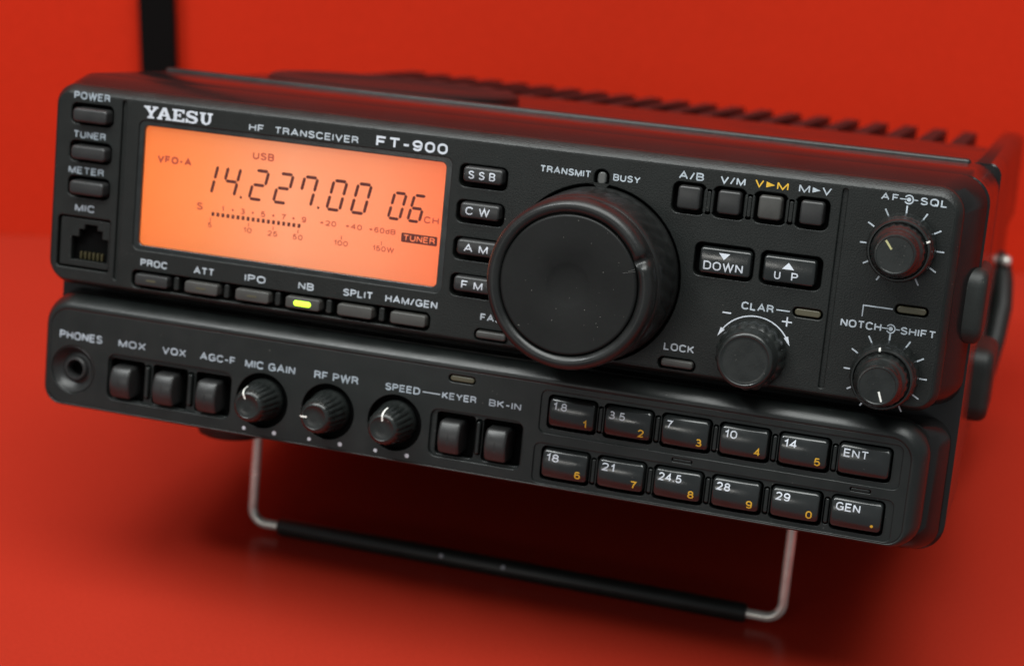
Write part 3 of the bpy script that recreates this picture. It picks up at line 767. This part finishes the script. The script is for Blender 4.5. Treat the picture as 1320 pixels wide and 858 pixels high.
for s, a, b, z0, z1 in [('PHONES', 5.9, 18.8, 19.1, 21.3), ('MOX', 23.7, 31.8, 19.2, 21.2), ('VOX', 36.7, 43.7, 19.2, 21.2), ('AGC-F', 47.8, 58.1, 19.3, 21.3),
                        ('MIC GAIN', 60.9, 75.2, 19.2, 21.3), ('RF PWR', 80.6, 92.9, 19.2, 21.3), ('SPEED', 100.4, 109.9, 19.2, 21.1), ('KEYER', 115.9, 125.1, 19.3, 21.1), ('BK-IN', 128.5, 137.0, 19.3, 21.1)]:
    label(s, a, b, z0, z1, 0, lower, 'white_dim')
prints('printed_line', [stroke([(110.6, 20.2), (115.3, 20.2)], .28)], 0, M['white'], lower)
for x in kx:
    prints('dial_tick_marks', [outline_polys([circle(x - 4.5, 2.85, .5, 16)]), outline_polys([circle(x + 4.2, 2.85, .58, 16)])], 0, M['white_hi'], lower)
key('indicator_lamp', 117.6, 124.0, 24.2, 25.6, .25, 2.4, .65, .3, M['lamp_off'], radio, label='unlit lamp above the keyer switch')

# headphone jack
ph = lathe('headphone_jack', 10.4, 10.9, [(6.45, .4), (6.2, .1), (5.9, .5), (5.4, 1.6), (4.2, 2.4), (3.6, 2.2), (3.3, 1.4), (2.9, 1.0), (2.5, 1.0), (2.3, 1.5), (2.2, 4.5)], M['button'], radio, 64, cap=False)
lathe('jack_socket', 10.4, 10.9, [(2.25, 4.2), (1, 4.3)], M['well'], ph, 24)

# rocker switches in shared recesses
def rocker_group(outer, cells, dividers):
    hl = [rr(x - 5.0, x + 5.4, 4.7 if outer is sw3 else 4.6, 15.7, 1.0) for x in cells] + [rr(x - .8, x + .8, 6.0, 15.2, .7) for x in dividers]
    plate('switch_bezel', inset(outer, -.3), hl, .9, 1.6, .15, M['lower'], lower, 2)
    for x in dividers: key('switch_divider', x - .55, x + .55, 6.3, 14.8, -.2, 2.4, .5, .35, M['lower'], lower)
    for x in cells:
        xc = x + .5
        key('rocker_switch', xc - 4.1, xc + 1.7, 5.3, 13.9, -2.4, 5, .9, .7, M['button'], radio, cz=1.5, cx=.15)
rocker_group(sw3, (26.2, 38.9, 51.6), (32.6, 45.3))
rocker_group(sw2, (119.8, 132.3), (126.3,))

# three small knobs in round wells
for x, ang in zip(kx, (112, 182, 92)):
    zc = 11.0
    o = lathe('control_knob', x, zc, [(5.6, 2.4), (5.6, .9), (5.5, .2), (5.3, -.2), (5.05, -.9), (4.9, -1.6), (4.7, -4.5), (4.35, -7.2), (3.95, -8.3), (3.5, -8.8), (3.1, -8.9), (2.9, -8.75), (1, -8.75)], M['knob'], radio, 120,
              mod=flute(20, .32, 4.3, 5.3))
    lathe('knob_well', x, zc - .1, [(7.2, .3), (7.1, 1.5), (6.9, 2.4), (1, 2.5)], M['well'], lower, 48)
    a = math.radians(ang); c, s = math.cos(a), math.sin(a)
    P = [(2.0, -8.8), (3.2, -8.97), (3.6, -8.9), (4.1, -8.3), (4.55, -7.2), (4.85, -5.2)]
    bm = bmesh.new(); vs = []
    for r_, y in P:
        for k in (-.22, .22): vs.append(bm.verts.new(((x + r_ * c - k * s) * S, (y - .04) * S, (zc + r_ * s + k * c) * S)))
    for k in range(0, 10, 2): bm.faces.new((vs[k], vs[k + 1], vs[k + 3], vs[k + 2]))
    me = bpy.data.meshes.new('pointer_line'); bm.to_mesh(me); bm.free()
    link('pointer_line', me, M['pointer'], o, None, 0)

# ---- underside: rubber feet and the wire bail
for x, y in ((38, 44), (216, 56), (38, 226), (220, 226)):
    disc = disc_top('rubber_foot', x, y, [(10.5, -1), (10.2, -9), (9.4, -11), (8.4, -11.5), (1, -11.5)], M['foot'], radio, 40)
FX0, FX1, FY, FZ, BR = 38.6, 200.6, 62.0, -42.35, 1.45
def arc3(cx, cz, r, a0, a1, n=8):
    return [(cx + r * math.cos(math.radians(a0 + (a1 - a0) * i / n)), FY, cz + r * math.sin(math.radians(a0 + (a1 - a0) * i / n))) for i in range(n + 1)]
pts = [(FX0, FY, -2), (FX0, FY, -18)] + arc3(FX0 + 4.6, FZ + 4.6, 4.6, 180, 270) + [(120, FY, FZ)] + arc3(FX1 - 4.6, FZ + 4.6, 4.6, 270, 360) + [(FX1, FY, -18), (FX1, FY, -2)]
bail = tube('wire_bail', pts, BR, M['chrome'], radio, 24)
tube('rubber_sleeve', [(47.6, FY, FZ), (48.2, FY, FZ), (120, FY, FZ), (190.2, FY, FZ), (190.8, FY, FZ)], lambda i: 2.3 if i in (0, 4) else 2.75, M['sleeve'], bail, 24)
for x in (FX0, FX1): box_rounded('bail_hinge', x - 5, x + 5, FY - 6, FY + 6, -7, -1.5, 1.5, M['foot'], bail)
for x in (100.5, 119.5):
    bm = bmesh.new(); bmesh.ops.create_uvsphere(bm, u_segments=10, v_segments=8, radius=.75 * S)
    for v in bm.verts: v.co += Vector((x, FY - 2.45, FZ + .9)) * S
    me = bpy.data.meshes.new('lint_speck'); bm.to_mesh(me); bm.free()
    link('lint_speck', me, M['white'], bail, None, 60)

# ---- right side: rubber pad, rubber foot, carrying handle
def side_pad(name, y0, y1, z0, z1, x0, x1, r, edge, m, cor=0.0):
    """a pad standing off the side face, built like a key but facing +X"""
    bm = bmesh.new(); R = []
    def ring(d, x): R.append([bm.verts.new((x * S, p[0] * S, p[1] * S)) for p in rr(y0 + d, y1 - d, z0 + d, z1 - d, max(r - d, .1), 6)])
    ring(-.2, x0)
    for i in range(7):
        a = .5 * PI * i / 6; ring(edge * (1 - math.cos(a)), x1 - edge * (1 - math.sin(a)))
    bm.faces.new(R[-1]); n = len(R[0])
    for a, b in zip(R, R[1:]):
        for i in range(n): bm.faces.new((a[i], a[(i + 1) % n], b[(i + 1) % n], b[i]))
    bm.faces.new(R[0]); bmesh.ops.recalc_face_normals(bm, faces=bm.faces)
    me = bpy.data.meshes.new(name); bm.to_mesh(me); bm.free()
    return link(name, me, m, radio, None, 50)
side_pad('side_bumper', 9, 34, 50, 68.5, 238, 245.2, 4.5, 2.2, M['foot'])
side_pad('side_foot', 74, 104, 18.5, 39, 240, 247.4, 5, 2.6, M['foot'])
hp = [(240.6, 200, 50), (242.4, 196, 48), (243.8, 190, 43), (244.6, 184, 36), (244.0, 177, 27), (242.8, 170, 18), (241.4, 163, 11), (239.5, 158, 8)]
handle = tube('carrying_handle', hp, lambda i: 3.4, M['foot'], radio, 14)
box_rounded('handle_cap', 241.6, 245.4, 190, 197, 48.6, 52.0, 1.6, M['chrome'], handle)

# ------------------------------------------------------------------ the setting
def slab(name, origin, ang, x0, x1, y0, y1, z0, z1, m):
    bm = bmesh.new(); bmesh.ops.create_cube(bm, size=1)
    for v in bm.verts: v.co = Vector(((x0 + x1) / 2 + v.co.x * (x1 - x0), (y0 + y1) / 2 + v.co.y * (y1 - y0), (z0 + z1) / 2 + v.co.z * (z1 - z0))) * S
    me = bpy.data.meshes.new(name); bm.to_mesh(me); bm.free()
    o = link(name, me, m, None, None, 0)
    o.location = (origin[0] * S, origin[1] * S, 0); o.rotation_euler = (0, 0, ang)
    return o
WALL_A = (-181.6, 262.8); WALL_ANG = math.atan2(392.5 - 262.8, 243.8 + 181.6)
t = slab('tabletop', WALL_A, WALL_ANG, -900, 1500, -460, 0, -30, 0, M['table']); t['kind'] = 'structure'
w = slab('wall', WALL_A, WALL_ANG, -900, 1500, .5, 20, -30, 900, M['wall']); w['kind'] = 'structure'
st = slab('trim_strip', WALL_A, WALL_ANG, 65.8, 80.3, -6, 3, .2, 890, M['trim'])
st['label'] = 'narrow black vertical strip on the red wall behind the radio'; st['category'] = 'trim strip'

# ------------------------------------------------------------------ light
wd = bpy.data.worlds.new('World'); bpy.context.scene.world = wd; wd.use_nodes = True
bg = wd.node_tree.nodes['Background']; bg.inputs['Color'].default_value = (0.90, 0.97, 1.0, 1); bg.inputs['Strength'].default_value = 0.31
def area(name, loc, target, sx, sy, power, col=(1, 1, 1)):
    l = bpy.data.lights.new(name, 'AREA'); l.shape = 'RECTANGLE'; l.size = sx; l.size_y = sy; l.energy = power; l.color = col
    o = bpy.data.objects.new(name, l); C.objects.link(o); o.location = loc
    d = Vector(target) - Vector(loc); o.rotation_euler = d.to_track_quat('-Z', 'Y').to_euler()
    return o
area('ceiling_lamp', (0.22, -0.34, 1.3), (0.12, 0.05, 0), 1.3, 0.8, 29, (0.97, 1.0, 0.975))
area('ceiling_lamp', (-0.45, -0.7, 1.15), (0.1, 0.05, 0), 0.28, 0.14, 7, (0.96, 1.0, 1.0))

area('key_sheen_light', (-0.5, -2.3, 0.60), (0.15, 0, 0.06), 0.75, 0.20, 3.4, (1.0, 0.98, 0.92))  # added strip light: puts sheen on the keys and lifts the front

# ------------------------------------------------------------------ camera
cd = bpy.data.cameras.new('camera'); cam = bpy.data.objects.new('camera', cd); C.objects.link(cam)
# columns of the matrix are right, up and back of the camera
R3 = [Vector((0.951055, 0.307169, 0.033772)), Vector((-0.141921, 0.337086, 0.930716)), Vector((0.274503, -0.889955, 0.364181))]
mw = Matrix.Identity(4)
for i, v in enumerate(R3):
    for j in range(3): mw[j][i] = v[j]
mw[0][3], mw[1][3], mw[2][3] = 0.2606035, -0.4068693, 0.2640652
cam.matrix_world = mw
cd.sensor_width = 36; cd.lens = 2399.604 / 1320 * 36
cd.clip_start = 0.01; cd.clip_end = 20
cd.dof.use_dof = True; cd.dof.focus_distance = 0.440; cd.dof.aperture_fstop = 12.5
bpy.context.scene.camera = cam
sc_ = bpy.context.scene
sc_.render.engine = 'CYCLES'
sc_.view_settings.view_transform = 'Standard'; sc_.view_settings.look = 'None'
sc_.view_settings.exposure = 0; sc_.view_settings.gamma = 1
